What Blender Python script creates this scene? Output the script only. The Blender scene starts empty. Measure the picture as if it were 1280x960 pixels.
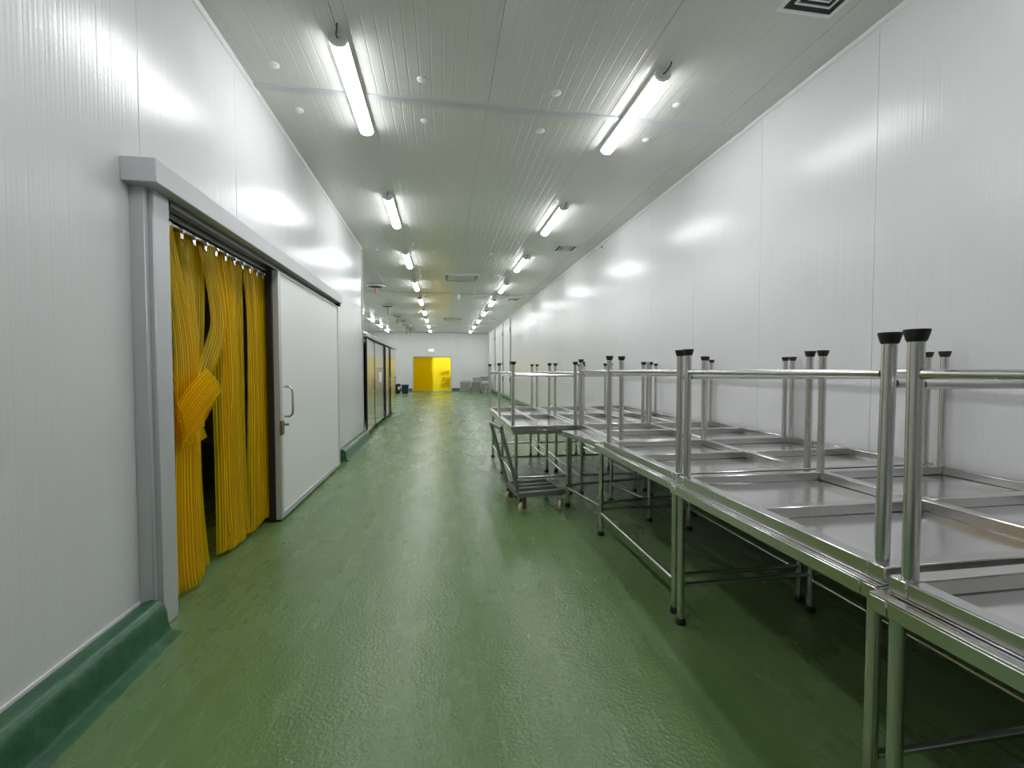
import bpy, bmesh, math, random
from mathutils import Vector, Matrix
random.seed(7)
S = bpy.context.scene
COL = S.collection
PI = math.pi

# ------------------------------------------------------------------ camera
FPX, W, H = 554.0, 1280, 960
YAW, PITCH = math.atan(87 / 554.0), math.atan(18 / 554.0)
CAM = Vector((0, 0, 1.5))
cd = bpy.data.cameras.new('camera')
cam = bpy.data.objects.new('camera', cd)
COL.objects.link(cam)
cam.location = CAM
cam.rotation_euler = (PI / 2 - PITCH, 0, -YAW)
cd.sensor_width = 36.0
cd.lens = FPX / W * 36.0
cd.clip_start = 0.02
cd.clip_end = 200
S.camera = cam
# ------------------------------------------------------------------ world, exposure
wd = bpy.data.worlds.new('world')
S.world = wd
wd.use_nodes = True
wd.node_tree.nodes['Background'].inputs[0].default_value = (0.05, 0.05, 0.05, 1)
wd.node_tree.nodes['Background'].inputs[1].default_value = 0.0
S.view_settings.view_transform = 'Standard'
S.view_settings.look = 'None'
S.view_settings.gamma = 1.0
S.view_settings.use_curve_mapping = False
S.view_settings.exposure = 1.25
S.cycles.use_denoising = True
S.cycles.max_bounces = 10
S.cycles.diffuse_bounces = 6
S.cycles.glossy_bounces = 5
S.cycles.transmission_bounces = 6
S.cycles.transparent_max_bounces = 16
S.cycles.sample_clamp_indirect = 6.0
LAMP_STRENGTH = 17.0

# place constants (metres)
XL, XR, YF, YB, HZ = -1.70, 3.235, 31.6, -4.0, 4.085
KC = (HZ - 1.5) / 2.64   # ceiling measurements were taken for a 4.14 m ceiling
XROOM, YCORNER = -5.1, 9.95


def ray(px, py):
    fw = Vector((math.sin(YAW) * math.cos(PITCH), math.cos(YAW) * math.cos(PITCH), -math.sin(PITCH)))
    r = Vector((math.cos(YAW), -math.sin(YAW), 0))
    u = r.cross(fw)
    return fw + r * ((px - 640) / FPX) - u * ((py - 480) / FPX)


def on_x(px, py, x):
    d = ray(px, py)
    return CAM + d * ((x - CAM.x) / d.x)


# ------------------------------------------------------------------ materials
def newmat(name, col, rough=0.5, metal=0.0, spec=0.5):
    m = bpy.data.materials.new(name)
    m.use_nodes = True
    b = m.node_tree.nodes['Principled BSDF']
    b.inputs['Base Color'].default_value = (*col, 1)
    b.inputs['Roughness'].default_value = rough
    b.inputs['Metallic'].default_value = metal
    b.inputs['Specular IOR Level'].default_value = spec
    return m, m.node_tree, b


def N(nt, t, **kw):
    n = nt.nodes.new(t)
    for k, v in kw.items():
        setattr(n, k, v)
    return n


def math_n(nt, op, a, b=None, c=None):
    n = N(nt, 'ShaderNodeMath', operation=op)
    for i, v in enumerate((a, b, c)):
        if v is None:
            continue
        if isinstance(v, (int, float)):
            n.inputs[i].default_value = v
        else:
            nt.links.new(v, n.inputs[i])
    return n.outputs[0]


def noise_n(nt, vec, scale, detail=2.0, rough=0.5):
    n = N(nt, 'ShaderNodeTexNoise')
    n.inputs['Scale'].default_value = scale
    n.inputs['Detail'].default_value = detail
    n.inputs['Roughness'].default_value = rough
    if vec is not None:
        nt.links.new(vec, n.inputs['Vector'])
    return n.outputs[0]


def ramp_n(nt, fac, stops):
    n = N(nt, 'ShaderNodeValToRGB')
    e = n.color_ramp.elements
    while len(e) < len(stops):
        e.new(0.5)
    for i, (p, c) in enumerate(stops):
        e[i].position = p
        e[i].color = c if len(c) == 4 else (*c, 1)
    nt.links.new(fac, n.inputs[0])
    return n.outputs[0]


def bump_n(nt, height, strength, dist, normal=None):
    n = N(nt, 'ShaderNodeBump')
    n.inputs['Strength'].default_value = strength
    n.inputs['Distance'].default_value = dist
    nt.links.new(height, n.inputs['Height'])
    if normal is not None:
        nt.links.new(normal, n.inputs['Normal'])
    return n.outputs[0]


def mapping(nt, vec, scale):
    n = N(nt, 'ShaderNodeMapping')
    n.inputs['Scale'].default_value = scale
    nt.links.new(vec, n.inputs[0])
    return n.outputs[0]


def panel_mat(name, col, axis, rough, rib, depth):
    """painted sheet panel with fine ribs; axis = local coordinate across the ribs"""
    m, nt, b = newmat(name, col, rough, 0.0, 0.36)
    tc = N(nt, 'ShaderNodeTexCoord')
    sp = N(nt, 'ShaderNodeSeparateXYZ')
    nt.links.new(tc.outputs['Object'], sp.inputs[0])
    u = sp.outputs[axis]
    g = math_n(nt, 'PINGPONG', u, rib / 2)
    groove = math_n(nt, 'SMOOTH_MIN', g, 0.006, 0.004)
    wave = math_n(nt, 'SINE', math_n(nt, 'MULTIPLY', u, 2 * PI / (rib / 4)))
    hgt = math_n(nt, 'ADD', math_n(nt, 'MULTIPLY', groove, depth), math_n(nt, 'MULTIPLY', wave, 0.00012))
    st = [1.2, 1.2, 1.2]
    for a in range(3):
        st[a] = 18.0 if a == axis else 0.35
    nz = noise_n(nt, mapping(nt, tc.outputs['Object'], st), 1.0, 3.0)
    hgt2 = math_n(nt, 'ADD', hgt, math_n(nt, 'MULTIPLY', nz, 0.0016))
    nt.links.new(bump_n(nt, hgt2, 1.0, 1.0), b.inputs['Normal'])
    big = noise_n(nt, tc.outputs['Object'], 1.3, 4.0)
    nt.links.new(ramp_n(nt, big, [(0.3, tuple(c * 0.95 for c in col)), (0.7, col)]), b.inputs['Base Color'])
    return m


M = {}
M['wall_side'] = panel_mat('wall_panel_paint', (0.74, 0.74, 0.745), 1, 0.25, 0.10, 0.07)
M['wall_end'] = panel_mat('end_wall_panel_paint', (0.82, 0.81, 0.83), 0, 0.3, 0.10, 0.07)
M['ceiling'] = panel_mat('ceiling_panel_paint', (0.66, 0.66, 0.62), 0, 0.22, 0.10, 0.32)
M['white'] = newmat('white_paint', (0.78, 0.78, 0.78), 0.4)[0]
M['offwhite'] = newmat('offwhite_plastic', (0.7, 0.7, 0.68), 0.45)[0]
M['slab'] = newmat('door_leaf_paint', (0.86, 0.86, 0.86), 0.35)[0]
M['alu'] = newmat('pale_aluminium', (0.56, 0.57, 0.59), 0.38, 0.25)[0]
M['black'] = newmat('black_rubber', (0.012, 0.012, 0.013), 0.55)[0]
M['navy'] = newmat('navy_plastic', (0.012, 0.018, 0.045), 0.4)[0]
M['darkgap'] = newmat('dark_recess', (0.02, 0.02, 0.02), 0.8)[0]  # shade of slots and gaps put into the colour; also a dark lens
M['darkmetal'] = newmat('dark_track_metal', (0.22, 0.22, 0.22), 0.35, 0.9)[0]
M['cartsteel'] = newmat('grey_painted_steel', (0.23, 0.24, 0.23), 0.4, 0.55)[0]
M['cream'] = newmat('cream_nylon', (0.62, 0.55, 0.38), 0.45)[0]
M['orange'] = newmat('orange_plastic', (0.5, 0.20, 0.12), 0.45)[0]
M['paper'] = newmat('white_label', (0.8, 0.8, 0.8), 0.6)[0]
M['brown'] = newmat('brown_card', (0.20, 0.10, 0.03), 0.7)[0]
M['cable'] = newmat('grey_cable', (0.05, 0.05, 0.055), 0.5)[0]
M['sealant'] = newmat('white_sealant', (0.75, 0.75, 0.75), 0.5)[0]


def steel(name, col, rough, streak, wavy=0.0):
    m, nt, b = newmat(name, col, rough, 1.0)
    tc = N(nt, 'ShaderNodeTexCoord')
    nz = noise_n(nt, mapping(nt, tc.outputs['Object'], streak), 1.0, 3.0)
    big = noise_n(nt, tc.outputs['Object'], 5.0, 4.0)
    r = math_n(nt, 'ADD', math_n(nt, 'MULTIPLY', nz, 0.10), math_n(nt, 'MULTIPLY_ADD', big, 0.14, rough - 0.12))
    nt.links.new(r, b.inputs['Roughness'])
    if wavy:
        nt.links.new(bump_n(nt, big, 0.6, wavy), b.inputs['Normal'])
    return m


M['steel'] = steel('brushed_steel', (0.66, 0.65, 0.64), 0.23, (40, 40, 3))
M['sheet'] = steel('steel_sheet', (0.78, 0.77, 0.78), 0.17, (4, 60, 4), 0.0003)
M['dullsteel'] = steel('dull_steel', (0.36, 0.36, 0.36), 0.42, (20, 20, 2))
M['doorsteel'] = steel('polished_door_steel', (0.60, 0.60, 0.62), 0.22, (20, 20, 1), 0.0004)


def floor_mat():
    m, nt, b = newmat('green_epoxy', (0.055, 0.12, 0.055), 0.3, 0.0, 0.5)
    tc = N(nt, 'ShaderNodeTexCoord')
    o = tc.outputs['Object']
    big = noise_n(nt, o, 0.9, 5.0, 0.6)
    streak = noise_n(nt, mapping(nt, o, (3.0, 0.5, 1)), 2.0, 4.0, 0.6)
    mixf = math_n(nt, 'MULTIPLY_ADD', streak, 0.5, math_n(nt, 'MULTIPLY', big, 0.5))
    c = ramp_n(nt, mixf, [(0.34, (0.098, 0.170, 0.056)), (0.5, (0.122, 0.207, 0.073)), (0.66, (0.150, 0.24, 0.098))])
    nt.links.new(c, b.inputs['Base Color'])
    r = math_n(nt, 'MULTIPLY_ADD', mixf, 0.20, 0.17)
    nt.links.new(r, b.inputs['Roughness'])
    grain = noise_n(nt, o, 150.0, 2.0)
    grit = noise_n(nt, o, 55.0, 2.0)
    und = noise_n(nt, mapping(nt, o, (1.2, 0.6, 1)), 3.0, 2.0)
    gr = math_n(nt, 'POWER', grit, 3.0)
    h = math_n(nt, 'ADD', math_n(nt, 'MULTIPLY', grain, 0.0007), math_n(nt, 'MULTIPLY', gr, 0.007))
    h = math_n(nt, 'ADD', h, math_n(nt, 'MULTIPLY', und, 0.0012))
    nt.links.new(bump_n(nt, h, 0.55, 1.0), b.inputs['Normal'])
    return m


M['floor'] = floor_mat()


def cove_mat():
    m, nt, b = newmat('green_cove_epoxy', (0.03, 0.12, 0.055), 0.3)
    tc = N(nt, 'ShaderNodeTexCoord')
    nz = noise_n(nt, tc.outputs['Object'], 9.0, 5.0, 0.65)
    nt.links.new(ramp_n(nt, nz, [(0.35, (0.02, 0.085, 0.038)), (0.6, (0.035, 0.13, 0.06)), (0.72, (0.09, 0.2, 0.12))]), b.inputs['Base Color'])
    nt.links.new(bump_n(nt, nz, 0.5, 0.012), b.inputs['Normal'])
    return m


M['cove'] = cove_mat()


def pvc_mat(name, col, clear, tint, ribs_vary=False):
    """amber ribbed PVC strip: u (UV.x, metres across) carries the ribs"""
    m = bpy.data.materials.new(name)
    m.use_nodes = True
    nt = m.node_tree
    nt.nodes.remove(nt.nodes['Principled BSDF'])
    out = nt.nodes['Material Output']
    tc = N(nt, 'ShaderNodeTexCoord')
    sp = N(nt, 'ShaderNodeSeparateXYZ')
    nt.links.new(tc.outputs['UV'], sp.inputs[0])
    g = math_n(nt, 'PINGPONG', sp.outputs[0], 0.011)
    line = math_n(nt, 'SUBTRACT', 1.0, math_n(nt, 'SMOOTH_MIN', math_n(nt, 'DIVIDE', g, 0.004), 1.0, 0.2))
    line = math_n(nt, 'MAXIMUM', line, 0.0)
    if ribs_vary:
        vn = N(nt, 'ShaderNodeTexNoise', noise_dimensions='1D')
        vn.inputs['Scale'].default_value = 55.0
        vn.inputs['Detail'].default_value = 1.0
        oi = N(nt, 'ShaderNodeObjectInfo')
        nt.links.new(math_n(nt, 'MULTIPLY_ADD', oi.outputs['Random'], 40.0, sp.outputs[0]), vn.inputs['W'])
        line = math_n(nt, 'MULTIPLY', line, math_n(nt, 'MULTIPLY', math_n(nt, 'POWER', vn.outputs[0], 2.0), 4.5))
    tr = N(nt, 'ShaderNodeBsdfTransparent')
    tr.inputs[0].default_value = (*tint, 1)
    df = N(nt, 'ShaderNodeBsdfDiffuse')
    df.inputs[0].default_value = (*col, 1)
    tl = N(nt, 'ShaderNodeBsdfTranslucent')
    tl.inputs[0].default_value = (*col, 1)
    gl = N(nt, 'ShaderNodeBsdfGlossy')
    gl.inputs[0].default_value = (1, 0.9, 0.6, 1)
    gl.inputs[1].default_value = 0.12
    bn = bump_n(nt, line, 0.4, 0.001)
    for n in (df, gl):
        nt.links.new(bn, n.inputs['Normal'])
    m1 = N(nt, 'ShaderNodeMixShader')
    m1.inputs[0].default_value = 0.2 if ribs_vary else 0.45
    nt.links.new(df.outputs[0], m1.inputs[1])
    nt.links.new(tl.outputs[0], m1.inputs[2])
    m2 = N(nt, 'ShaderNodeMixShader')
    fac = math_n(nt, 'MINIMUM', math_n(nt, 'MULTIPLY_ADD', line, 0.6, 1 - clear), 1.0)
    nt.links.new(fac, m2.inputs[0])
    nt.links.new(tr.outputs[0], m2.inputs[1])
    nt.links.new(m1.outputs[0], m2.inputs[2])
    m3 = N(nt, 'ShaderNodeMixShader')
    fr = N(nt, 'ShaderNodeFresnel')
    fr.inputs[0].default_value = 1.4
    nt.links.new(bn, fr.inputs['Normal'])
    nt.links.new(math_n(nt, 'MULTIPLY', fr.outputs[0], 0.03), m3.inputs[0])
    nt.links.new(m2.outputs[0], m3.inputs[1])
    nt.links.new(gl.outputs[0], m3.inputs[2])
    nt.links.new(m3.outputs[0], out.inputs[0])
    return m


M['pvc'] = pvc_mat('amber_ribbed_pvc', (1.0, 0.68, 0.012), 0.72, (0.96, 0.76, 0.08), True)
M['pvc_far'] = pvc_mat('yellow_smooth_pvc', (1.0, 0.68, 0.004), 0.50, (1.0, 0.88, 0.06))


def emit(name, col, s):
    m = bpy.data.materials.new(name)
    m.use_nodes = True
    nt = m.node_tree
    nt.nodes.remove(nt.nodes['Principled BSDF'])
    e = N(nt, 'ShaderNodeEmission')
    e.inputs[0].default_value = (*col, 1)
    e.inputs[1].default_value = s
    nt.links.new(e.outputs[0], nt.nodes['Material Output'].inputs[0])
    return m


M['lamp'] = emit('led_tube_light', (0.96, 0.98, 1.0), LAMP_STRENGTH)
M['exit'] = emit('exit_sign_light', (0.75, 1.0, 0.92), 0.45)


# ------------------------------------------------------------------ mesh builder
class MB:
    def __init__(s):
        s.v, s.f = [], []

    def add(s, vs, fs):
        o = len(s.v)
        s.v += [tuple(p) for p in vs]
        s.f += [tuple(i + o for i in f) for f in fs]
        return s

    def box(s, x0, x1, y0, y1, z0, z1, bev=0.0):
        bm = bmesh.new()
        bmesh.ops.create_cube(bm, size=1.0)
        for v in bm.verts:
            v.co = ((x0 + x1) / 2 + v.co.x * (x1 - x0), (y0 + y1) / 2 + v.co.y * (y1 - y0), (z0 + z1) / 2 + v.co.z * (z1 - z0))
        if bev:
            bmesh.ops.bevel(bm, geom=bm.edges[:], offset=bev, segments=1, affect='EDGES')
        bm.verts.index_update()
        s.add([v.co[:] for v in bm.verts], [[v.index for v in f.verts] for f in bm.faces])
        bm.free()
        return s

    def tube(s, p0, p1, r0, r1=None, n=14, caps=True):
        r1 = r0 if r1 is None else r1
        p0, p1 = Vector(p0), Vector(p1)
        d = (p1 - p0).normalized()
        a = d.orthogonal().normalized()
        b = d.cross(a)
        vs = []
        for p, r in ((p0, r0), (p1, r1)):
            for i in range(n):
                t = 2 * PI * i / n
                vs.append(p + a * (r * math.cos(t)) + b * (r * math.sin(t)))
        fs = [(i, (i + 1) % n, n + (i + 1) % n, n + i) for i in range(n)]
        if caps:
            fs += [tuple(range(n))[::-1], tuple(range(n, 2 * n))]
        return s.add(vs, fs)

    def path(s, pts, r, n=10):
        pts = [Vector(p) for p in pts]
        rings = []
        a = None
        for i, p in enumerate(pts):
            d = (pts[min(i + 1, len(pts) - 1)] - pts[max(i - 1, 0)]).normalized()
            a = d.orthogonal().normalized() if a is None else (a - d * a.dot(d)).normalized()
            b = d.cross(a)
            rings.append([p + a * (r * math.cos(2 * PI * k / n)) + b * (r * math.sin(2 * PI * k / n)) for k in range(n)])
        vs = [q for rg in rings for q in rg]
        fs = [(j * n + i, j * n + (i + 1) % n, (j + 1) * n + (i + 1) % n, (j + 1) * n + i) for j in range(len(rings) - 1) for i in range(n)]
        fs += [tuple(range(n))[::-1], tuple(range((len(rings) - 1) * n, len(rings) * n))]
        return s.add(vs, fs)

    def lathe(s, prof, n=20, c=(0, 0, 0), axis='z'):
        vs, fs = [], []
        for (r, z) in prof:
            for i in range(n):
                t = 2 * PI * i / n
                p = (r * math.cos(t), r * math.sin(t), z)
                if axis == 'y':
                    p = (p[0], p[2], p[1])
                if axis == 'x':
                    p = (p[2], p[0], p[1])
                vs.append((p[0] + c[0], p[1] + c[1], p[2] + c[2]))
        k = len(prof)
        fs = [(j * n + i, j * n + (i + 1) % n, (j + 1) * n + (i + 1) % n, (j + 1) * n + i) for j in range(k - 1) for i in range(n)]
        if prof[0][0] > 1e-5:
            fs.append(tuple(range(n))[::-1])
        if prof[-1][0] > 1e-5:
            fs.append(tuple(range((k - 1) * n, k * n)))
        return s.add(vs, fs)

    def extr(s, prof, a, b, axis='y'):
        """closed profile extruded from a to b; prof in the other two coordinates"""
        k = len(prof)
        vs = []
        for t in (a, b):
            for (p, q) in prof:
                vs.append({'y': (p, t, q), 'x': (t, p, q), 'z': (p, q, t)}[axis])
        fs = [(i, (i + 1) % k, k + (i + 1) % k, k + i) for i in range(k)]
        fs += [tuple(range(k))[::-1], tuple(range(k, 2 * k))]
        return s.add(vs, fs)

    def mesh(s, name, mat, smooth=True):
        me = bpy.data.meshes.new(name)
        me.from_pydata(s.v, [], s.f)
        bm = bmesh.new()
        bm.from_mesh(me)
        bmesh.ops.recalc_face_normals(bm, faces=bm.faces)
        bm.to_mesh(me)
        bm.free()
        if smooth:
            me.polygons.foreach_set('use_smooth', [True] * len(me.polygons))
            me.set_sharp_from_angle(angle=math.radians(38))
        me.materials.append(M[mat])
        return me

    def build(s, name, mat, parent=None, loc=(0, 0, 0)):
        return link(name, s.mesh(name, mat), parent, loc)


def link(name, data, parent=None, loc=(0, 0, 0), rz=0):
    o = bpy.data.objects.new(name, data)
    COL.objects.link(o)
    o.location = loc
    o.rotation_euler[2] = rz
    if parent is not None:
        o.parent = parent
    return o


def tag(o, label, cat, group=None):
    o['label'] = label
    o['category'] = cat
    if group:
        o['group'] = group
    return o


def struct(o, label=None):
    o['kind'] = 'structure'
    if label:
        o['label'] = label
    return o


def thing(name, label, cat, loc=(0, 0, 0), rz=0, group=None):
    return tag(link(name, None, None, loc, rz), label, cat, group)


def copy_tree(o, parent=None):
    c = o.copy()
    COL.objects.link(c)
    c.parent = parent
    for ch in o.children:
        copy_tree(ch, c)
    return c


# ================================================================== SETTING
T = 0.10
# floor
fl = MB().box(-5.5, XR + .2, YB - .2, YF + 3.6, -0.1, 0.0).build('floor', 'floor')
struct(fl, 'glossy green epoxy floor with a fine gritty texture')

PANELS = {}


def panel(parent, kind, a, b, z0, z1, pos):
    """a wall panel child; kind 'x+' faces +X, 'x-' faces -X, 'y-' faces -Y, 'y+' faces +Y; a..b along the wall"""
    g = 0.0008
    key = (kind, round(b - a, 3), round(z1 - z0, 3))
    if key not in PANELS:
        L, Hh = b - a, z1 - z0
        d = 0.012
        if kind == 'x+':
            mb = MB().box(0, d, g, L - g, 0, Hh, .002)
        elif kind == 'x-':
            mb = MB().box(-d, 0, g, L - g, 0, Hh, .002)
        elif kind == 'y-':
            mb = MB().box(g, L - g, -d, 0, 0, Hh, .002)
        else:
            mb = MB().box(g, L - g, 0, d, 0, Hh, .002)
        PANELS[key] = mb.mesh('panel', 'wall_side' if kind[0] == 'x' else 'wall_end')
    loc = (pos, a, z0) if kind[0] == 'x' else (a, pos, z0)
    return link('panel', PANELS[key], parent, loc)


def cuts(a, b, start, step):
    k = math.ceil((a - start) / step + 1e-6)
    r = [a]
    while start + k * step < b - 1e-6:
        r.append(start + k * step)
        k += 1
    return r + [b]


# right wall (face at XR)
wr = struct(MB().box(XR + .012, XR + T, YB, YF + .1, 0, HZ).build('wall_right', 'white'), 'long glossy white panelled wall behind the steel tables')
c = cuts(YB, YF, 2.92, 1.225)
for a, b in zip(c, c[1:]):
    panel(wr, 'x-', a, b, 0, HZ, XR + .012)
# left wall with the sliding-door opening
OY0, OY1, OZ = 2.955, 4.98, 2.47
wl = struct(MB().box(XL - T, XL - .012, YB, OY0, 0, HZ).box(XL - T, XL - .012, OY1, YCORNER, 0, HZ).box(XL - T, XL - .012, OY0, OY1, OZ, HZ).build('wall_left', 'white'),
            'glossy white panelled wall with the sliding door opening')
c = cuts(YB, YCORNER, 2.87, 1.21)
for a, b in zip(c, c[1:]):
    if b > OY0 + .2 and a < OY1 - .2:
        panel(wl, 'x+', a, b, OZ, HZ, XL - .012)
        if b > OY1:
            panel(wl, 'x+', OY1, b, 0, OZ, XL - .012)
        if a < OY0:
            panel(wl, 'x+', a, OY0, 0, OZ, XL - .012)
    else:
        panel(wl, 'x+', a, b, 0, HZ, XL - .012)
# return wall at the corner and the wall of the side bay
wc = struct(MB().box(XROOM, XL - .012, YCORNER - .1, YCORNER - .012, 0, HZ).build('wall_corner', 'white'), 'white wall turning the corner into the side bay')
c = cuts(XROOM, XL, XL, 1.21)
for a, b in zip(c, c[1:]):
    panel(wc, 'y+', a, b, 0, HZ, YCORNER - .012)
ws = struct(MB().box(XROOM - T, XROOM - .012, YCORNER - .1, YF + .1, 0, HZ).build('wall_bay', 'white'), 'white side wall of the bay beyond the corner')
c = cuts(YCORNER, YF, 2.87, 1.21)
for a, b in zip(c, c[1:]):
    panel(ws, 'x+', a, b, 0, HZ, XROOM - .012)
# far wall with doorway
DX0, DX1, DZ = -1.98, 0.56, 2.43
wf = struct(MB().box(XROOM, DX0, YF + .012, YF + T, 0, HZ).box(DX1, XR, YF + .012, YF + T, 0, HZ).box(DX0, DX1, YF + .012, YF + T, DZ, HZ).build('wall_far', 'white'), 'white end wall with the yellow curtained doorway')
c = cuts(XROOM, XR, DX0, 1.27)
for a, b in zip(c, c[1:]):
    b = min(b, XR)
    z0 = DZ if (a > DX0 - .01 and b < DX1 + .02) else 0
    panel(wf, 'y-', a, b, z0, HZ, YF + .012)
# back wall behind the camera
wb = struct(MB().box(XL - .1, XR + .1, YB - .1, YB, 0, HZ).build('wall_back', 'white'), 'plain white wall at the near end')
# unlit cold room behind the sliding door
wk = struct(MB().box(XROOM - .1, XROOM, YB, YCORNER - .1, 0, 3.0).box(XROOM, XL - T, 0.8, 0.9, 0, 3.0).build('wall_coldroom', 'white'), 'unlit inner walls of the cold room')
struct(MB().box(XROOM - .1, XL - T, .8, YCORNER - .1, 3.0, 3.1).build('ceiling_coldroom', 'white'), 'cold room ceiling')
# ceiling with panels
ce = struct(MB().box(XL - .1, XR + .1, YB - .1, YF + .1, HZ + .012, HZ + .1).box(XROOM - .1, XL - .1, YCORNER - .1, YF + .1, HZ + .012, HZ + .1).build('ceiling', 'white'),
            'grey-white ribbed panel ceiling')
JY = [4.53 * KC, 15.6 * KC, 26.6 * KC]
CP = {}


def ceil_panel(x0, x1, y0, y1):
    g = .001
    key = (round(x1 - x0, 3), round(y1 - y0, 3))
    if key not in CP:
        CP[key] = MB().box(g, x1 - x0 - g, g, y1 - y0 - g, 0, .012, .002).mesh('panel', 'ceiling')
    link('panel', CP[key], ce, (x0, y0, HZ))


ys = [YB] + JY + [YF]
xs = cuts(XL, XR, .46 * KC, 1.258 * KC)
for x0, x1 in zip(xs, xs[1:]):
    for y0, y1 in zip(ys, ys[1:]):
        ceil_panel(x0, x1, y0, y1)
xs = cuts(XROOM, XL, .46 * KC, 1.258 * KC)
ys2 = [YCORNER] + [y for y in JY if y > YCORNER] + [YF]
for x0, x1 in zip(xs, xs[1:]):
    for y0, y1 in zip(ys2, ys2[1:]):
        ceil_panel(x0, x1, y0, y1)
for y in JY:
    x0 = XL if y < YCORNER else XROOM
    MB().extr([(y - .05, HZ), (y - .04, HZ - .008), (y + .04, HZ - .008), (y + .05, HZ)], x0 + .001, XR - .001, 'x').build('joint_strip', 'alu', ce)
# trims where walls meet ceiling
tri = lambda x, s: [(x, HZ - .001), (x, HZ - .03), (x + s * .006, HZ - .03), (x + s * .018, HZ - .02), (x + s * .028, HZ - .005), (x + s * .028, HZ - .001)]
struct(MB().extr(tri(XL, 1), YB, YCORNER).build('trim_1', 'white'), 'white edge trim under the ceiling on the door side')
struct(MB().extr(tri(XR, -1), YB, YF - .05).build('trim_2', 'white'), 'white edge trim under the ceiling on the table side')
struct(MB().box(XROOM, XR - .05, YF - .03, YF, HZ - .03, HZ - .001).build('trim_3', 'alu'), 'edge trim above the end wall')
struct(MB().box(XL + .001, XL + .02, YCORNER - .03, YCORNER + .012, .2, HZ - .05).build('trim_4', 'alu'), 'corner trim where the wall turns')


# coved kerbs
def cove_prof(x, s, k=1.0):
    p = [(0, 0), (0, .172), (.06, .195), (.10, .188), (.13, .165), (.142, .12), (.147, .07), (.155, .03), (.17, .012), (.22, .004), (.23, 0)]
    return [(x + s * q[0] * k, q[1]) for q in p]


def kerb(name, label, runs):
    mb = MB()
    for (prof, a, b, ax) in runs:
        mb.extr(prof, a, b, ax)
    o = struct(mb.build(name, 'cove'), label)
    return o


kb = kerb('baseboard_left', 'rounded green kerb along the foot of the door wall', [(cove_prof(XL, 1), YB + .2, 2.76, 'y')])
MB().box(XL + .001, XL + .012, YB + .2, 2.76, .165, .195, .004).build('sealant', 'sealant', kb)
kb = kerb('baseboard_leftfar', 'short green kerb between the sliding door and the wall corner', [(cove_prof(XL, 1, .95), 7.55, YCORNER + .0, 'y')])
kb = kerb('baseboard_right', 'green kerb along the foot of the table-side wall', [(cove_prof(XR, -1, .7), YB + .2, YF - .02, 'y')])
kerb('baseboard_far', 'dark green kerb along the foot of the end wall', [(cove_prof(YF, -1), XROOM, DX0 - .1, 'x'), (cove_prof(YF, -1), DX1 + .1, XR, 'x')])

# ================================================================== SLIDING DOOR AND FRAME
fr = struct(link('door_1', None, None, (XL, OY0, 0)), 'pale metal frame and track of the sliding door')


def dpart(name, mb, mat, parent=fr):
    o = mb.build(name, mat)
    o.parent = parent
    o.matrix_parent_inverse = Matrix.Translation(-Vector(fr.location))
    return o


cov = dpart('track_cover', MB().box(XL, -1.525, 2.70, 7.22, 2.515, 2.645, .004), 'alu')
MB().box(XL + .001, -1.52, 2.692, 2.699, 2.51, 2.65, .001).build('end_cap', 'alu', None).parent = cov
o = [x for x in cov.children][0]
o.matrix_parent_inverse = Matrix.Translation(-Vector(fr.location))
dpart('end_stop', MB().box(-1.66, -1.545, 7.12, 7.2, 2.47, 2.515, .004), 'black')
dpart('jamb', MB().box(XL, -1.625, 2.765, 2.80, .10, 2.515, .004), 'alu')
dpart('jamb', MB().box(XL - .1, -1.60, 2.801, 2.952, 0, 2.515, .005), 'alu')
dpart('jamb', MB().box(XL - .1, XL + .06, OY1, OY1 + .1, 0, 2.5, .005), 'darkmetal')
dpart('lintel', MB().box(XL - .1, XL - .02, OY0, OY1, OZ - .02, OZ + .03, .004), 'darkmetal')
dpart('track', MB().box(-1.66, -1.60, 2.97, 7.1, 2.475, 2.512, .004), 'darkmetal')
dpart('track', MB().box(-1.74, -1.67, 2.97, 4.98, 2.44, 2.475, .003), 'darkmetal')
ds = struct(link('door_2', None, None, (-1.6, 4.62, 0)), 'white insulated sliding door panel standing half open')


def spart(name, mb, mat, parent=None):
    o = mb.build(name, mat)
    o.parent = parent or ds
    o.matrix_parent_inverse = Matrix.Translation(-Vector(ds.location))
    return o


DY0, DY1 = 4.66, 7.13
spart('door_leaf', MB().box(-1.645, -1.578, DY0, DY1, .03, 2.46, .004), 'slab')
for a in ((DY0 - .035, DY0 + .03, .02, 2.465), (DY1 - .03, DY1 + .02, .02, 2.465)):
    spart('edge_trim', MB().box(-1.65, -1.568, a[0], a[1], a[2], a[3], .003), 'alu')
spart('edge_trim', MB().box(-1.65, -1.568, DY0 + .03, DY1 - .03, .02, .08, .003), 'alu')
spart('edge_trim', MB().box(-1.65, -1.568, DY0 + .03, DY1 - .03, 2.44, 2.465, .003), 'alu')
spart('gasket', MB().box(-1.672, -1.62, DY0 - .06, DY0 - .036, .02, 2.46, .004), 'black')
spart('bottom_seal', MB().box(-1.64, -1.60, DY0, DY1, .003, .02), 'black')
hp = [(-1.568, 4.735, 1.33), (-1.515, 4.735, 1.328), (-1.493, 4.735, 1.305), (-1.488, 4.735, 1.27), (-1.488, 4.735, 1.10), (-1.493, 4.735, 1.055), (-1.515, 4.735, 1.032), (-1.568, 4.735, 1.03)]
spart('handle', MB().path(hp, .012), 'steel')
lk = spart('lock', MB().box(-1.568, -1.545, 4.60, 4.665, .86, 1.0, .004), 'darkmetal')
spart('lock_knob', MB().tube((-1.568, 4.74, .95), (-1.53, 4.74, .95), .018, .015), 'steel')

# ================================================================== STRIP CURTAIN AT THE SLIDING DOOR


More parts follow.
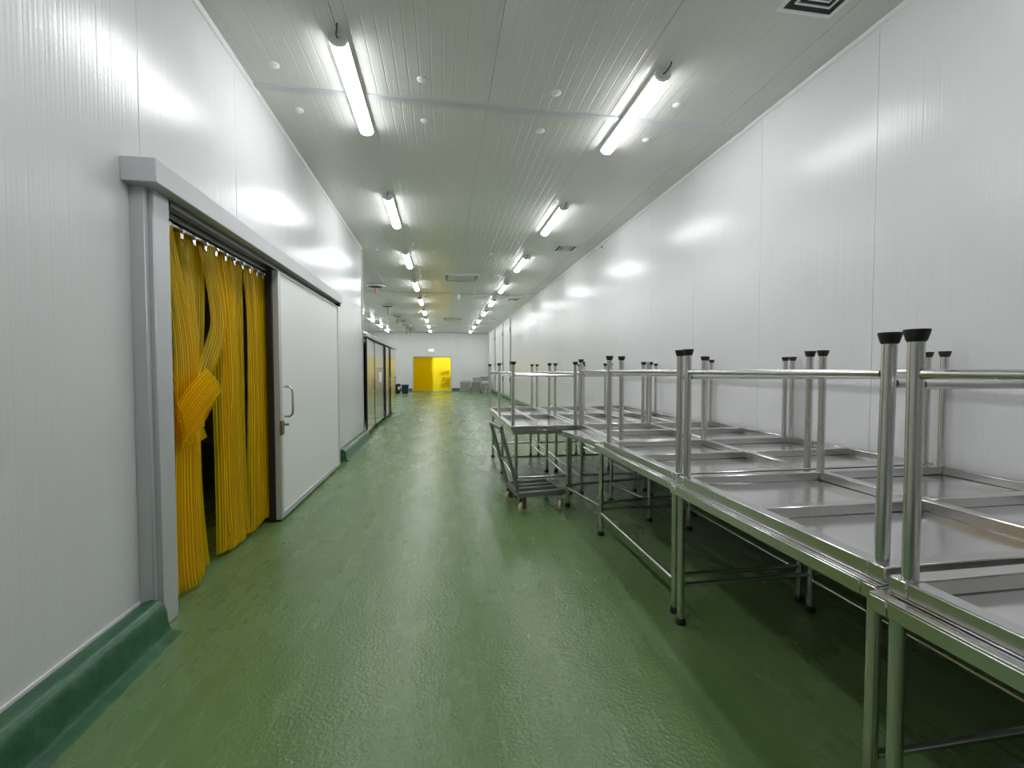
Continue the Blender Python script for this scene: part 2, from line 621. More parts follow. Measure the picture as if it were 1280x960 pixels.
def strip_mesh(name, rows, mat, nrow=34, ncol=9, bulge=0.02, waves=0.0, seed=0):
    """rows: list of (left point, right point) from top to bottom"""
    rnd = random.Random(seed)
    ph = rnd.random() * 6

    def cr(p0, p1, p2, p3, t):
        return 0.5 * ((2 * p1) + (p2 - p0) * t + (2 * p0 - 5 * p1 + 4 * p2 - p3) * t * t + (3 * p1 - p0 - 3 * p2 + p3) * t ** 3)
    n = len(rows)
    LL, RR = [Vector(r[0]) for r in rows], [Vector(r[1]) for r in rows]
    vs, uv = [], []
    vlen = 0
    width = sum((a - b).length for a, b in zip(LL, RR)) / n
    for j in range(nrow):
        t = j / (nrow - 1) * (n - 1)
        i = min(int(t), n - 2)
        t -= i
        ix = [max(i - 1, 0), i, i + 1, min(i + 2, n - 1)]
        l = cr(*[LL[k] for k in ix], t)
        r = cr(*[RR[k] for k in ix], t)
        for k in range(ncol):
            s = k / (ncol - 1)
            p = l.lerp(r, s)
            p.x += bulge * (4 * s * (1 - s)) + waves * math.sin(s * 9 + ph + j * .08)
            vs.append(p)
            uv.append((s * max(width, .2), j / nrow * 2.4))
    fs = [(j * ncol + k, j * ncol + k + 1, (j + 1) * ncol + k + 1, (j + 1) * ncol + k) for j in range(nrow - 1) for k in range(ncol - 1)]
    me = bpy.data.meshes.new(name)
    me.from_pydata([tuple(v) for v in vs], [], fs)
    ul = me.uv_layers.new(name='UVMap')
    for lp in me.loops:
        ul.data[lp.index].uv = uv[lp.vertex_index]
    me.polygons.foreach_set('use_smooth', [True] * len(me.polygons))
    me.materials.append(M[mat])
    return me


def pxrows(rows, x):
    out = []
    for r in rows:
        xl, xr, y = r[0], r[1], r[2]
        xx = r[3] if len(r) > 3 else x
        yl, yr = (y, y) if not isinstance(y, tuple) else y
        out.append((on_x(xl, yl, xx), on_x(xr, yr, xx - .012)))
    return out


cu = thing('strip_curtain', 'amber ribbed plastic strip curtain, partly knotted, hanging in the sliding door opening', 'curtain', (-1.74, OY0, 2.40))
CB = Matrix.Translation(-Vector((-1.74, OY0, 2.40)))


def cpart(name, data, parent=None):
    o = link(name, data)
    o.parent = parent or cu
    o.matrix_parent_inverse = CB
    return o


topy = lambda x: 278 + (x - 195) * .50
ST = [
    (-1.78, [(194, 200, topy(194)), (196, 204, 360), (201, 212, 440), (214, 226, 500, -1.74), (217, 236, 600), (219, 240, 735, -1.76)]),
    (-1.70, [(194, 211, topy(198)), (202, 226, 345), (214, 244, 425), (217, 247, 500), (216, 250, 600), (218, 254, 700), (221, 258, 746)]),
    (-1.725, [(213, 234, topy(218)), (217, 240, 355), (220, 248, 430), (221, 250, 500), (217, 252, 620), (222, 259, 734)]),
    (-1.745, [(230, 251, topy(238)), (233, 255, 360), (231, 255, 430), (226, 251, 500), (223, 254, 620), (229, 262, 722)]),
    (-1.70, [(246, 268, topy(254)), (255, 276, 350), (262, 283, 400), (256, 281, 430), (243, 266, 468), (230, 252, 500)]),
    (-1.75, [(263, 276, topy(268)), (266, 284, 380), (267, 286, 480), (270, 292, 600), (271, 296, 694)]),
    (-1.72, [(268, 286, topy(277)), (277, 296, 400), (282, 299, 500), (286, 303, 620), (285, 308, 694)]),
    (-1.735, [(276, 290, topy(282)), (279, 292, 400), (276, 290, 520), (276, 296, 640), (280, 304, 697)]),
    (-1.74, [(286, 300, topy(293)), (289, 302, 400), (293, 304, 520), (297, 309, 640), (300, 318, 686)]),
    (-1.71, [(302, 316, topy(306)), (309, 320, 400), (311, 324, 500), (310, 325, 600), (309, 327, 676)]),
    (-1.725, [(308, 322, topy(314)), (311, 326, 430), (313, 330, 560), (318, 334, 668)]),
    (-1.745, [(318, 333, topy(324)), (318, 333, 430), (321, 334, 560), (322, 338, 666)]),
    (-1.715, [(322, 335, topy(328)), (325, 337, 450), (327, 340, 560), (328, 341, 662)]),
    (-1.74, [(331, 341, topy(336)), (332, 343, 450), (334, 346, 560), (336, 347, 655)]),
    (-1.76, [(338, 352, topy(344)), (340, 354, 450), (344, 358, 560), (346, 360, 648)]),
]
for i, (x, rows) in enumerate(ST):
    rr = pxrows(rows, x)
    for (a, b) in rr:
        for p in (a, b):
            p.z = max(p.z, .012 + .004 * i)
            p.y = max(p.y, 2.98)
    o = cpart('strip', strip_mesh('strip', rr, 'pvc', seed=i, bulge=.035, waves=.010))
# knot: two flaps of strip wrapped round the bundle
ctr = Vector((-1.72, 3.40, 1.17))
band = []
for k in range(15):
    t = k / 14 * 2.2 * PI
    r = .15
    cx, cy, cz = -1.73 + .085 * math.cos(t), 3.33 - .15 * math.sin(t), 1.12 + .12 * k / 14
    tl = .08 * math.cos(t)
    band.append((Vector((cx, cy - .0, cz + .09 + tl)), Vector((cx + .02, cy + .02, cz - .09 + tl))))
cpart('knot_wrap', strip_mesh('knot_wrap', band, 'pvc', 60, 7, .006))
FX = -1.63
q = lambda x, y, xx=FX: on_x(x, y, xx)
flapA = [(q(222, 506), q(231, 556)), (q(234, 486, -1.61), q(246, 534, -1.60)), (q(248, 470, -1.61), q(262, 510, -1.60)), (q(258, 460, -1.64), q(277, 490, -1.63))]
cpart('knot_flap', strip_mesh('knot_flap', flapA, 'pvc', 22, 9, .02))
flapA2 = [(q(220, 520, -1.66), q(226, 566, -1.66)), (q(234, 492, -1.645), q(244, 546, -1.64)), (q(250, 472, -1.645), q(266, 508, -1.64)), (q(255, 464, -1.66), q(272, 494, -1.65))]
cpart('knot_flap', strip_mesh('knot_flap', flapA2, 'pvc', 22, 9, .02))
flapB = [(q(222, 500, -1.65), q(250, 508, -1.65)), (q(226, 530, -1.64), q(253, 528, -1.64)), (q(229, 560, -1.65), q(259, 546, -1.65))]
cpart('knot_flap', strip_mesh('knot_flap', flapB, 'pvc', 14, 9, .015))
cpart('curtain_rod', MB().tube((-1.69, 2.97, 2.415), (-1.69, 4.97, 2.415), .015).mesh('curtain_rod', 'steel'))
hk = MB().box(-.004, .005, -.017, .017, -.04, .002, .002).box(-.018, .018, -.010, .010, -.004, .026, .003).mesh('hook', 'steel')
for i in range(13):
    o = link('hook', hk)
    o.parent = cu
    o.location = (.07, .10 + i * .148, -.012)

# ================================================================== LAMPS
LY0, LSP, LLEN = 3.73 * KC, 3.23 * KC, 1.38 * KC


def make_lamp():
    root = thing('batten_lamp', '', 'ceiling lamp')
    MB().extr([(-.065, -.002), (-.072, -.045), (.072, -.045), (.065, -.002)], 0, LLEN).build('housing', 'white', root)
    prof = [(.068 * math.cos(a), -.046 - .045 * math.sin(a)) for a in [PI * k / 10 for k in range(11)]]
    MB().extr(prof, .03, LLEN - .012).build('diffuser', 'lamp', root)
    MB().extr([(p[0] * 1.02, p[1]) for p in prof], -.001, .029).build('end_cap', 'white', root)
    MB().extr([(p[0] * 1.02, p[1]) for p in prof], LLEN - .011, LLEN + .001).build('end_cap', 'white', root)
    MB().path([(.0, -.0, -.04), (.0, -.05, -.05), (.015, -.09, -.03), (.02, -.10, .0)], .006, 8).build('cable', 'cable', root)
    return root


proto = make_lamp()
used = [False]


def put_lamp(x, y, label, group):
    o = proto if not used[0] else copy_tree(proto)
    used[0] = True
    o.location = (x, y, HZ)
    o['label'] = label
    o['group'] = group


ORD = ['last', 'second', 'third', 'fourth', 'fifth', 'sixth', 'seventh', 'eighth', 'ninth', 'tenth', 'eleventh']
for k in range(-1, 9):
    w_ = 'nearest' if k == 8 else ORD[8 - k]
    put_lamp(-.80 * KC, LY0 + LSP * k, 'lit batten lamp in the row beside the door wall, %s from the end wall' % w_, 'lamps in the row beside the door wall')
    put_lamp(1.935 * KC, LY0 + LSP * k, 'lit batten lamp in the row above the tables, %s from the end wall' % w_, 'lamps in the row above the tables')
for k in range(3, 9):
    w_ = 'nearest' if k == 8 else ORD[8 - k]
    put_lamp(-3.62 * KC, LY0 + LSP * k, 'lit batten lamp in the bay behind the steel cabinet, %s from the end wall' % w_, 'lamps in the side bay')

# ceiling buttons
cap = MB().lathe([(.045, 0), (.045, -.006), (.03, -.016), (.0, -.02)], 20).mesh('ceiling_cap', 'white')
for y in (4.20, 4.88, 10.15, 15.27, 15.93):
    for x in (-1.43, -.17, 1.085, 2.33):
        link('fixing_cap', cap, ce, (x * KC, y * KC, HZ))


# supply vents near the right wall
def make_vent():
    root = thing('ceiling_vent', '', 'vent')
    s = .19
    for (a, b, z) in ((s + .03, s, -.008), (.14, .125, -.012), (.09, .075, -.016), (.045, .0, -.02)):
        m = MB()
        vs = []
        for (q, zz) in ((a, 0 if a > s else z + .012), (a - .001, z), (b, z), (b, z + .010)):
            vs += [(-q, -q, zz), (q, -q, zz), (q, q, zz), (-q, q, zz)]
        fs = [(j * 4 + i, j * 4 + (i + 1) % 4, (j + 1) * 4 + (i + 1) % 4, (j + 1) * 4 + i) for j in range(3) for i in range(4)]
        if b == 0:
            fs = fs[:8]
        m.add(vs, fs)
        m.build('vent_frame' if a > s else 'louvre', 'white', root)
    MB().box(-s, s, -s, s, -.003, -.001).build('duct_opening', 'darkgap', root)  # closed near-black sheet, painted as the shade inside the duct
    return root


vt = make_vent()
for i, y in enumerate((2.78, 9.45, 16.6, 23.4)):
    o = vt if i == 0 else copy_tree(vt)
    o.location = (2.66 * KC, y * KC, HZ)
    o['group'] = 'square ceiling vents along the table-side wall'
    o['label'] = ['square white louvred ceiling vent with an open dark slot before the first lamp pair', 'small square ceiling vent beside the second lamp of the row above the tables', 'small square ceiling vent near the table-side wall halfway down the hall',
                  'small square ceiling vent near the end wall'][i]


# cassette air conditioners
def make_ac():
    root = thing('air_conditioner', '', 'air conditioner')
    MB().box(-.48, .48, -.48, .48, -.03, -.001, .008).build('panel_frame', 'white', root)
    g = MB()
    for i in range(-9, 10):
        g.box(i * .03 - .006, i * .03 + .006, -.28, .28, -.036, -.030)
    g.build('grille', 'offwhite', root)
    for (x0, x1, y0, y1) in ((-.40, .40, -.44, -.37), (-.40, .40, .37, .44), (-.44, -.37, -.34, .34), (.37, .44, -.34, .34)):
        s = MB().box(x0, x1, y0, y1, -.0315, -.028).build('air_slot', 'darkgap', root)  # flat dark strip, shade of the outlet put into its colour
        if x1 - x0 > y1 - y0:
            MB().box(x0 + .02, x1 - .02, y0 + .02, y1 - .02, -.045, -.0316, .003).build('flap', 'white', s)
        else:
            MB().box(x0 + .02, x1 - .02, y0 + .02, y1 - .02, -.045, -.0316, .003).build('flap', 'white', s)
    return root


ac = make_ac()
for i, y in enumerate((12.85, 23.6)):
    o = ac if i == 0 else copy_tree(ac)
    o.location = (.55 * KC, y * KC, HZ)
    o['label'] = ['square white ceiling air conditioner before the hanging white sensor', 'square white ceiling air conditioner near the end wall'][i]
    o['group'] = 'ceiling air conditioners'
sn = thing('ceiling_sensor', 'small white sensor hanging from the ceiling behind the first air conditioner', 'sensor', (.55, 14.85, HZ))
MB().lathe([(.05, 0), (.05, -.012), (.012, -.02), (.012, -.10)], 16).build('stem', 'white', sn)
MB().lathe([(.014, -.10), (.045, -.12), (.05, -.22), (.03, -.27), (0, -.28)], 16).build('sensor_body', 'offwhite', sn)
sb = thing('wall_sensor', 'small white box fixed high on the table-side wall beside a ceiling vent', 'sensor', (XR, 8.6, HZ - .12))
MB().box(-.05, 0, -.05, .05, -.04, .04, .008).build('box', 'white', sb)
MB().tube((-.05, 0, 0), (-.065, 0, -.008), .02, .016).build('lens', 'darkgap', sb)


# ceiling drops of the side bay
def make_drop(cord, socket):
    root = thing('ceiling_drop', '', 'ceiling drop')
    MB().lathe([(.30, -.02), (.30, -.045), (.27, -.06), (.22, -.055), (.22, -.02)], 28).build('rim', 'white', root)
    MB().lathe([(.225, -.03), (.15, -.075), (.05, -.09), (0, -.09)], 24).build('bowl', 'darkmetal', root)
    MB().tube((0, 0, 0), (0, 0, -.06), .012).build('stem', 'cable', root)
    if cord:
        MB().tube((0, 0, -.09), (0, 0, -.09 - cord), .012).build('cord', 'cable', root)
    if socket:
        sk = MB().lathe([(.03, -.09 - cord), (.055, -.11 - cord), (.055, -.2 - cord), (.035, -.25 - cord), (0, -.25 - cord)], 14).build('socket', 'orange', root)
    return root


for i, (x, y, cord, sk) in enumerate(((-2.05, 14.45, .0, True), (-2.2, 18.8, .30, False), (-2.15, 22.3, .12, True), (-2.05, 24.3, .08, False), (-2.05, 26.8, .30, True), (-2.0, 29.2, .35, False))):
    o = make_drop(cord, sk)
    o.location = (x * KC, y * KC, HZ)
    o['group'] = 'round drops on the ceiling above the steel cabinet side'
    o['label'] = ['round white-rimmed ceiling drop with an orange socket above the steel cabinet', 'round white-rimmed ceiling drop with a bare dark cord behind the first one',
                  'round white-rimmed ceiling drop with an orange socket on a short cord', 'round white-rimmed ceiling drop with a short bare cord',
                  'round white-rimmed ceiling drop with an orange socket on a long cord', 'round white-rimmed ceiling drop with a long cord nearest the end wall'][i]

# ================================================================== TABLES
TM = {}


def table_meshes(Lx, Ly, Ht):
    key = (Lx, Ly, Ht)
    if key in TM:
        return TM[key]
    fw, fd = .055, .05
    d = {}
    d['top'] = MB().box(-Lx / 2, Lx / 2, -Ly / 2, Ly / 2, Ht - .006, Ht, .0015).mesh('tabletop', 'sheet')
    z0, z1 = Ht - .006 - fd, Ht - .0062
    hx, hy = Lx / 2, Ly / 2
    bars = [(-hx, hx, -hy, -hy + fw), (-hx, hx, hy - fw, hy), (-hx, -hx + fw, -hy + fw + .001, hy - fw - .001), (hx - fw, hx, -hy + fw + .001, hy - fw - .001)]
    if Lx > Ly:
        bars.append((-fw / 2, fw / 2, -hy + fw + .001, hy - fw - .001))
        bars.append((-hx + fw + .001, -fw / 2 - .001, -fw / 2, fw / 2))
        bars.append((fw / 2 + .001, hx - fw - .001, -fw / 2, fw / 2))
    else:
        bars.append((-hx + fw + .001, hx - fw - .001, -fw / 2, fw / 2))
        bars.append((-fw / 2, fw / 2, -hy + fw + .001, -fw / 2 - .001))
        bars.append((-fw / 2, fw / 2, fw / 2 + .001, hy - fw - .001))
    d['bars'] = [MB().box(a, b, c, e, z0, z1, .004).mesh('frame_bar', 'steel') for a, b, c, e in bars]
    d['leg'] = MB().tube((0, 0, .03), (0, 0, z0 - .0005), .0205, n=18).mesh('leg', 'steel')
    d['sock'] = MB().lathe([(.031, z0 - .035), (.031, z0 - .0006), (.025, z0 - .0006)], 18).mesh('leg_socket', 'steel')
    d['foot'] = MB().lathe([(0, 0), (.031, 0), (.032, .005), (.0245, .032), (.021, .036)], 18).mesh('foot', 'black')
    TM[key] = d
    return d


def make_table(label, group, cx, cy, Lx, Ly, Ht, ztop, flip, rail_h, rz=0.0, nofoot=(), front_rail=True):
    nm = 'upturned_table' if flip else 'work_table'
    root = thing(nm, label, 'table', (cx, cy, ztop + Ht if flip else ztop - Ht), rz, group)
    if flip:
        root.rotation_euler[0] = PI
    d = table_meshes(Lx, Ly, Ht)
    link('tabletop', d['top'], root)
    for b in d['bars']:
        link('frame_bar', b, root)
    ins = .034 if flip else .05
    xs = [-Lx / 2 + ins, 0, Lx / 2 - ins] if Lx > Ly else [-Lx / 2 + ins, Lx / 2 - ins]
    ysl = [-Ly / 2 + ins, Ly / 2 - ins] if Lx > Ly else [-Ly / 2 + ins, 0, Ly / 2 - ins]
    for i, x in enumerate(xs):
        for j, y in enumerate(ysl):
            lg = link('leg', d['leg'], root, (x, y, 0))
            lg.rotation_euler = (random.uniform(-.006, .006), random.uniform(-.006, .006), 0)
            if (i, j) not in nofoot:
                link('foot', d['foot'], lg)
    for x in (xs if front_rail else xs[1:]):
        MB().tube((x, ysl[0] + .022, rail_h), (x, ysl[-1] - .022, rail_h), .0145, n=12).build('rail', 'steel', root)
    for y in ysl:
        MB().tube((xs[0] + .022, y, rail_h + .03), (xs[-1] - .022, y, rail_h + .03), .0145, n=12).build('rail', 'steel', root)
    return root


GU, GL = 'upturned tables stacked on the work tables', 'work tables standing under the upturned tables'
ZN, ZF = .825, .80


def tb(label, group, x0, x1, y0, y1, Ht, zt, flip, **kw):
    return make_table(label, group, (x0 + x1) / 2, (y0 + y1) / 2, round(x1 - x0, 3), round(y1 - y0, 3), Ht, zt, flip, .13 if flip else .2, **kw)


# upright tables
tb('upright stainless table at the end of the row farthest from the platform trolley', GL, 1.285, 3.12, -.11, 1.15, ZN, ZN, False, front_rail=False)
tb('upright stainless table third in line from the platform trolley along the aisle', GL, 1.335, 3.17, 1.17, 2.44, ZN, ZN, False, front_rail=False)
tb('upright stainless table second in line from the platform trolley along the aisle', GL, 1.365, 3.20, 2.46, 3.86, ZN, ZN, False)
th = math.radians(10.4)
c0 = Vector((1.44, 3.93, 0))
hx, hy = .60, .40
off = Matrix.Rotation(th, 4, 'Z') @ Vector((hx, hy, 0))
make_table('skewed upright stainless table with a bare strip of its top showing, next to the trolley', GL, c0.x + off.x, c0.y + off.y, 1.20, .80, ZN, ZN, False, .2, rz=th)
tb('upright long stainless table whose end juts into the aisle above the platform trolley', GL, .80, 1.56, 5.06, 7.58, ZF, ZF, False)
tb('upright long stainless table between the jutting table and the wall-side table', GL, 1.60, 2.38, 5.06, 7.58, ZF, ZF, False)
tb('upright long stainless table at the wall beyond the skewed table', GL, 2.42, 3.14, 5.06, 7.58, ZF, ZF, False)
# upturned tables on top
HU = .79
e = .0015
tb('upturned stainless table with legs in the air at the row end farthest from the trolley', GU, 1.325, 3.17, -.09, 1.125, HU, ZN + e, True)
tb('upturned stainless table third in line from the platform trolley, legs in the air', GU, 1.36, 3.19, 1.165, 2.395, HU, ZN + e, True)
tb('upturned stainless table second in line from the platform trolley, legs in the air', GU, 1.375, 3.20, 2.435, 3.645, HU, ZN + e, True)
tb('set-back upturned stainless table with one uncapped leg, resting partly on the skewed table', GU, 1.52, 3.20, 3.665, 4.88, HU, ZN + e, True, nofoot=((1, 0),))
tb('upturned long stainless table jutting into the aisle over the platform trolley', GU, .765, 1.565, 4.96, 7.55, HU, ZF + e, True)
tb('upturned long stainless table between the jutting one and the wall-side one', GU, 1.585, 2.41, 4.96, 7.55, HU, ZF + e, True)
tb('upturned long stainless table against the wall beyond the set-back one', GU, 2.43, 3.205, 4.96, 7.55, HU, ZF + e, True)

# ================================================================== PLATFORM TROLLEY
tr = thing('platform_trolley', 'grey steel platform trolley with leaning handle and cream wheels beside the tables', 'trolley', (.995, 4.75, 0), math.radians(7))
dx, dy, dz = .265, .26, .20
dk = MB()
for (a, b, c_, e) in ((-dx, dx, -dy, -dy + .05), (-dx, dx, dy - .05, dy), (-dx, -dx + .05, -dy + .05, dy - .05), (dx - .05, dx, -dy + .05, dy - .05), (-dx + .05, dx - .05, -.09, -.05), (-dx + .05, dx - .05, .05, .09)):
    dk = MB().box(a, b, c_, e, dz - .025, dz + .03, .004)
    dk.build('deck_bar', 'cartsteel', tr)
hb = [(-dx + .02, dz), (-dx - .17, .90)]
for s in (-1, 1):
    m = MB()
    m.tube((hb[0][0], s * (dy - .04), hb[0][1]), (hb[1][0], s * (dy - .04), hb[1][1]), .021, n=14)
    m.build('handle_post', 'cartsteel', tr)
MB().tube((hb[1][0], -dy + .019, hb[1][1]), (hb[1][0], dy - .019, hb[1][1]), .021, n=14).build('handle_bar', 'cartsteel', tr)
t = .45
MB().tube((hb[0][0] + (hb[1][0] - hb[0][0]) * t, -dy + .05, dz + (.9 - dz) * t), (hb[0][0] + (hb[1][0] - hb[0][0]) * t, dy - .05, dz + (.9 - dz) * t), .014, n=12).build('cross_bar', 'cartsteel', tr)
for x, y, a in ((-.20, -.215, .5), (.21, -.215, 1.2), (-.22, .215, .3), (.22, .215, .9)):
    cs = link('caster', MB().box(-.03, .03, -.03, .03, dz - .04, dz - .026, .003).box(-.03, .03, -.026, -.021, .05, dz - .04, .002).box(-.03, .03, .021, .026, .05, dz - .04, .002).mesh('caster', 'darkmetal'), tr, (x, y, 0), a)
    w = MB().lathe([(.0, -.019), (.045, -.019), (.058, -.016), (.062, -.01), (.062, .01), (.058, .016), (.045, .019), (0, .019)], 24, (0, 0, .062), 'y').build('wheel', 'cream', cs)
    MB().lathe([(0, -.03), (.014, -.03), (.014, .03), (0, .03)], 10, (0, 0, .062), 'y').build('axle', 'darkmetal', w)

# ================================================================== STEEL CABINET BEYOND THE CORNER
cb = thing('steel_cabinet', 'tall polished steel cabinet with four mirror-like doors beyond the wall corner', 'cabinet', (-1.72, 10.0, 0))
CY0, CY1, CZ = 10.01, 16.5, 2.21
rel = lambda y: y - 10.0
MB().box(-.85, -.05, rel(CY0), rel(CY1), .09, CZ, .004).build('carcass', 'doorsteel', cb)
MB().box(-.80, -.10, rel(CY0) + .03, rel(CY1) - .03, 0, .09).build('plinth', 'darkgap', cb)  # dark block painted as the shade in the open gap below the cabinet
MB().box(-.85, .11, rel(CY0), rel(CY1) + .02, CZ, CZ + .10, .01).build('canopy', 'doorsteel', cb)
MB().extr([(-.30 + .28 * math.cos(a), CZ + .10 + .14 * math.sin(a)) for a in [PI * k / 12 for k in range(13)]], rel(10.4), rel(12.8)).build('top_duct', 'offwhite', cb)  # half-round pale cover lying along the cabinet top
for i, (y0, y1, ang) in enumerate(((10.03, 11.53, 2.6), (11.57, 13.42, .2), (13.47, 14.72, 1.9), (14.77, 16.47, 1.2))):
    L = y1 - y0
    d = link('door', MB().box(-.035, 0, .0, L, .11, CZ - .03, .004).mesh('door', 'doorsteel'), cb, (.036 + L * math.sin(math.radians(ang)), rel(y0), 0), math.radians(ang))
    MB().box(-.03, .002, -.02, -.002, .10, CZ - .02, .003).build('door_edge', 'black', d)
    if i == 1:
        MB().box(0, .003, L * .42, L * .66, 1.16, 1.42).build('label', 'paper', d)
        for z in (1.47, 1.53):
            MB().box(0, .004, L * .2, L * .8, z, z + .014).build('vent_slot', 'black', d)
    else:
        MB().tube((.03, L - .12, .95), (.03, L - .12, 1.25), .01, n=8).tube((0, L - .12, .97), (.03, L - .12, .97), .008, n=8).tube((0, L - .12, 1.23), (.03, L - .12, 1.23), .008, n=8).build('handle', 'steel', d)

# ================================================================== FAR DOORWAY
fc = thing('strip_curtain', 'bright yellow plastic strip curtain across the doorway in the end wall', 'curtain', (0, YF - .03, DZ))
FB = Matrix.Translation(-Vector((0, YF - .03, DZ)))
nS = 13
wS = (DX1 - DX0) / nS
for i in range(nS):
    x0 = DX0 + i * wS - .02
    x1 = x0 + wS + .05
    yy = YF - .035 - (.014 if i % 2 else 0)
    rr = [(Vector((x0, yy, z)), Vector((x1, yy + random.uniform(-.006, .006), z))) for z in (DZ - .05, 1.6, .8, .03)]
    o = link('strip', strip_mesh('strip', rr, 'pvc_far', 10, 5, 0.0, 0.0, i))
    o.parent = fc
    o.matrix_parent_inverse = FB
MB().box(DX0 - .04, DX1 + .04, -.06, .02, -.055, -.005, .004).build('curtain_rail', 'alu', fc)
clip = MB().box(-.05, .05, -.07, -.055, -.08, -.02, .003).mesh('clip', 'darkmetal')
for i in range(nS):
    link('clip', clip, fc, (DX0 + (i + .5) * wS, 0, 0))
fd = struct(link('door_3', None, None, (DX0, YF, 0)), 'doorway in the end wall behind the yellow curtain')
for a in (DX0 - .09, DX1):
    MB().box(a - DX0, a - DX0 + .09, -.02, .1, 0, DZ + .03, .004).build('jamb', 'offwhite', fd)
MB().box(.0, (DX1 - DX0) / 2 + .03, .06, .1, .005, DZ - .02, .004).build('door_leaf', 'white', fd)
# bright room behind the far doorway
struct(MB().box(DX0 - .6, DX0 - .5, YF + .1, YF + 3.4, 0, 2.9).box(DX1 + .5, DX1 + .6, YF + .1, YF + 3.4, 0, 2.9).box(DX0 - .6, DX1 + .6, YF + 3.4, YF + 3.5, 0, 2.9).build('wall_storeroom', 'white'), 'white walls of the lit room behind the yellow curtain')
struct(MB().box(DX0 - .6, DX1 + .6, YF + .1, YF + 3.5, 2.9, 3.0).build('ceiling_storeroom', 'white'), 'ceiling of the lit room behind the yellow curtain')
for x in (-1.4, -.75, -.1, .5):  # unseen room lamps, extra ones added to brighten the curtain from behind
    o = copy_tree(proto)
    o.location = (x, YF + 1.4, 2.9)
    o['label'] = 'lit batten lamp inside the room behind the yellow curtain'
    o['group'] = 'lamps behind the yellow curtain'
rk = thing('storage_rack', 'dark loaded storage rack standing behind the yellow curtain', 'rack', (.25, YF + .75, 0))
for x in (-.35, .35):
    for y in (-.2, .2):
        MB().box(x - .015, x + .015, y - .015, y + .015, 0, 1.75).build('post', 'darkmetal', rk)
for z in (.2, .65, 1.1, 1.55):
    MB().box(-.36, .36, -.22, .22, z, z + .02).build('shelf', 'darkmetal', rk)
for i, (x, z, h) in enumerate(((-.2, .221, .3), (.12, .221, .36), (-.12, .671, .3), (.2, .671, .25), (.1, 1.121, .3), (-.22, 1.121, .22))):
    tag(MB().box(-.13, .13, -.16, .16, 0, h, .005).build('carton', 'brown', None, (.25 + x, YF + .75, z)), 'brown carton on the %s shelf of the rack behind the yellow curtain' % ('bottom' if z < .5 else 'middle' if z < 1 else 'upper'), 'carton', 'cartons behind the yellow curtain')
# exit sign
ex = thing('exit_sign', 'small lit white sign box hanging on two rods over the yellow curtain', 'sign', (-.74, YF - .6, 0))
MB().box(-.22, .22, -.03, .03, 2.72, 2.92, .006).build('housing', 'white', ex)
MB().box(-.205, .205, -.034, -.0305, 2.735, 2.905).build('light_panel', 'exit', ex)
for x in (-.14, .14):
    MB().tube((x, 0, 2.92), (x, 0, HZ - .001), .012, n=8).build('rod', 'white', ex)


# bins
def bin_(x, y, w, h, label, lab):
    b = thing('waste_bin', label, 'bin', (x, y, 0), 0, 'dark bins by the end wall')
    m = MB()
    vs = []
    for (q, z) in ((.40, 0), (.5, h * .93)):
        vs += [(-q * w, -q * w * .8, z), (q * w, -q * w * .8, z), (q * w, q * w * .8, z), (-q * w, q * w * .8, z)]
    m.add(vs, [(0, 1, 5, 4), (1, 2, 6, 5), (2, 3, 7, 6), (3, 0, 4, 7), (3, 2, 1, 0), (4, 5, 6, 7)])
    m.build('bin_body', 'navy' if not lab else 'black', b)
    MB().box(-w * .53, w * .53, -w * .43, w * .43, h * .93, h, .012).build('lid', 'navy' if not lab else 'black', b)
    if lab:
        MB().box(w * .12, w * .40, -w * .43, -w * .41, h * .42, h * .72).build('label', 'paper', b)


bin_(-2.80, 28.7, .37, .60, 'black plastic bin with a white label by the end wall', True)
bin_(-2.33, 28.7, .43, .55, 'navy blue plastic bin next to the yellow curtain doorway', False)

# steel furniture in the far corner


def steel_bench(label, x0, x1, y0, y1, h):
    b = thing('steel_bench', label, 'bench', ((x0 + x1) / 2, (y0 + y1) / 2, 0))
    w, d = (x1 - x0) / 2, (y1 - y0) / 2
    MB().box(-w, w, -d, d, h - .04, h, .004).build('worktop', 'sheet', b)
    MB().box(-w + .03, w - .03, -d + .02, -d + .035, .20, h - .041, .002).build('front_panel', 'dullsteel', b)
    MB().box(-w + .03, -w + .045, -d + .036, d - .02, .20, h - .041, .002).build('side_panel', 'dullsteel', b)
    MB().box(w - .045, w - .03, -d + .036, d - .02, .20, h - .041, .002).build('side_panel', 'dullsteel', b)
    MB().box(-w + .01, w - .01, -d + .01, d - .01, .16, .19, .003).build('shelf', 'dullsteel', b)
    for sx in (-1, 1):
        for sy in (-1, 1):
            MB().tube((sx * (w - .03), sy * (d - .03), 0), (sx * (w - .03), sy * (d - .03), .16), .02, n=10).build('leg', 'steel', b)
    return b


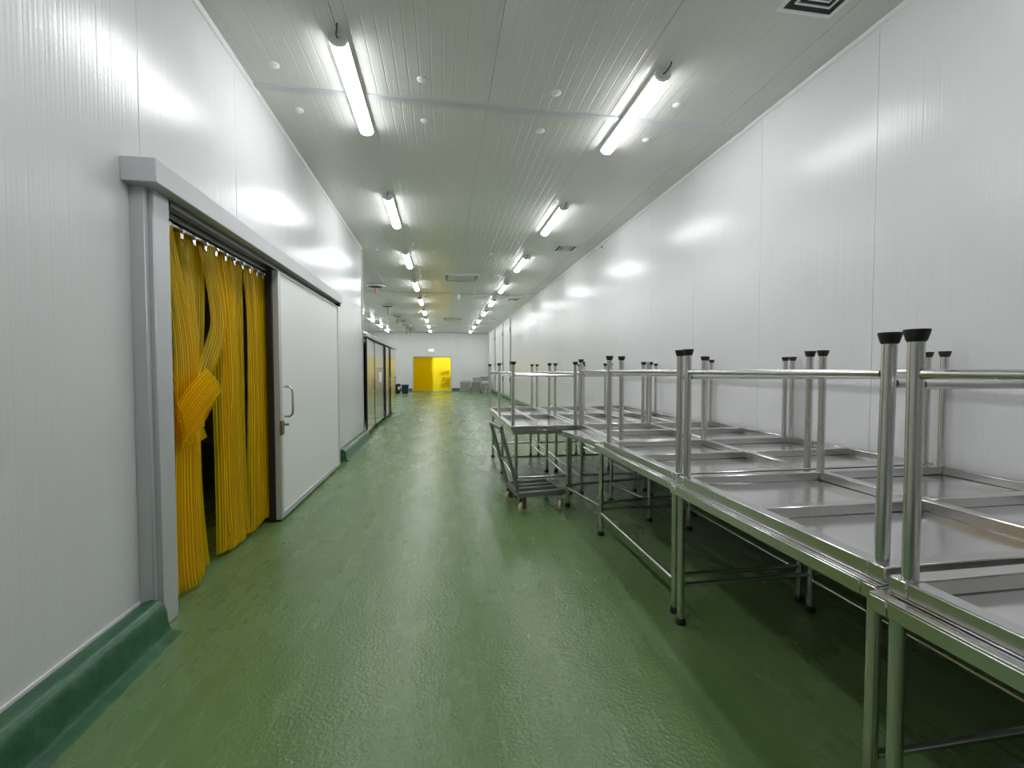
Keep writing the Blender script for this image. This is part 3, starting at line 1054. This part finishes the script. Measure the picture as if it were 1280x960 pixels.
steel_bench('low steel bench with closed front panel nearest the yellow curtain', 1.10, 1.80, 28.4, 29.2, .72)
steel_bench('low steel bench with closed front panel beside the steel shelf cart', 1.84, 2.42, 28.4, 29.2, .72)
for i, (x0, x1, z, lbl) in enumerate(((1.30, 1.85, .722, 'flat steel tray lying on the low benches'), (1.95, 2.40, .722, 'deep steel pan standing on the low bench by the shelf cart'))):
    p = thing('steel_tray' if i == 0 else 'steel_pan', lbl, 'tray', ((x0 + x1) / 2, 28.8, z))
    w, h = (x1 - x0) / 2, .07 if i == 0 else .26
    MB().box(-w, w, -.2, .2, 0, .008).build('base', 'steel', p)
    for a in ((-w, w, -.2, -.192), (-w, w, .192, .2), (-w, -w + .008, -.192, .192), (w - .008, w, -.192, .192)):
        MB().box(a[0], a[1], a[2], a[3], .008, h).build('side', 'steel', p)
    MB().box(-w - .02, w + .02, -.22, .22, h, h + .008, .002).build('rim', 'sheet', p)
sc = thing('shelf_cart', 'steel shelf cart with two open shelves against the table-side wall', 'cart', (2.72, 28.4, 0))
for x in (-.28, .28):
    for y in (-.25, .25):
        MB().box(x - .015, x + .015, y - .015, y + .015, .08, 1.04, .002).build('post', 'dullsteel', sc)
        MB().lathe([(0, -.015), (.04, -.015), (.04, .015), (0, .015)], 14, (x, y, .04), 'y').build('wheel', 'black', sc)
for z in (.12, .62, .78):
    MB().box(-.3, .3, -.27, .27, z, z + .025, .003).build('shelf', 'dullsteel', sc)
MB().box(-.3, .3, -.275, -.266, .80, 1.06, .002).build('front_panel', 'dullsteel', sc)
MB().box(-.3, .3, -.275, -.266, .15, .60, .002).build('front_panel', 'dullsteel', sc)
MB().box(-.3, .3, -.27, .27, 1.04, 1.065, .003).build('top', 'sheet', sc)
st = thing('step_stool', 'small pale metal stool in front of the steel shelf cart', 'stool', (2.80, 27.45, 0))
MB().box(-.15, .15, -.15, .15, .42, .45, .004).build('seat', 'cream', st)
for x in (-.13, .13):
    for y in (-.13, .13):
        MB().box(x - .015, x + .015, y - .015, y + .015, 0, .42, .002).build('leg', 'cream', st)
MB().box(-.115, .115, -.14, -.12, .12, .145).build('rail', 'cream', st)

# doors and fittings on the far part of the table-side wall
for i, (y0, y1) in enumerate(((21.0, 23.25), (23.6, 26.8), (27.2, 30.4))):
    d = struct(link('door_%d' % (4 + i), None, None, (XR, y0, 0)), 'flush white full-height door panel in the table-side wall')
    MB().box(-.03, -.012, 0, y1 - y0, .22, HZ - .08, .003).build('door_leaf', 'white', d)
    MB().box(-.032, -.011, -.03, -.002, .22, HZ - .08, .002).build('edge_gap', 'darkgap', d)
    for z in (.9, 1.7, 3.3):
        MB().box(-.05, -.031, .03, .11, z, z + .22, .004).build('hinge', 'darkmetal', d)
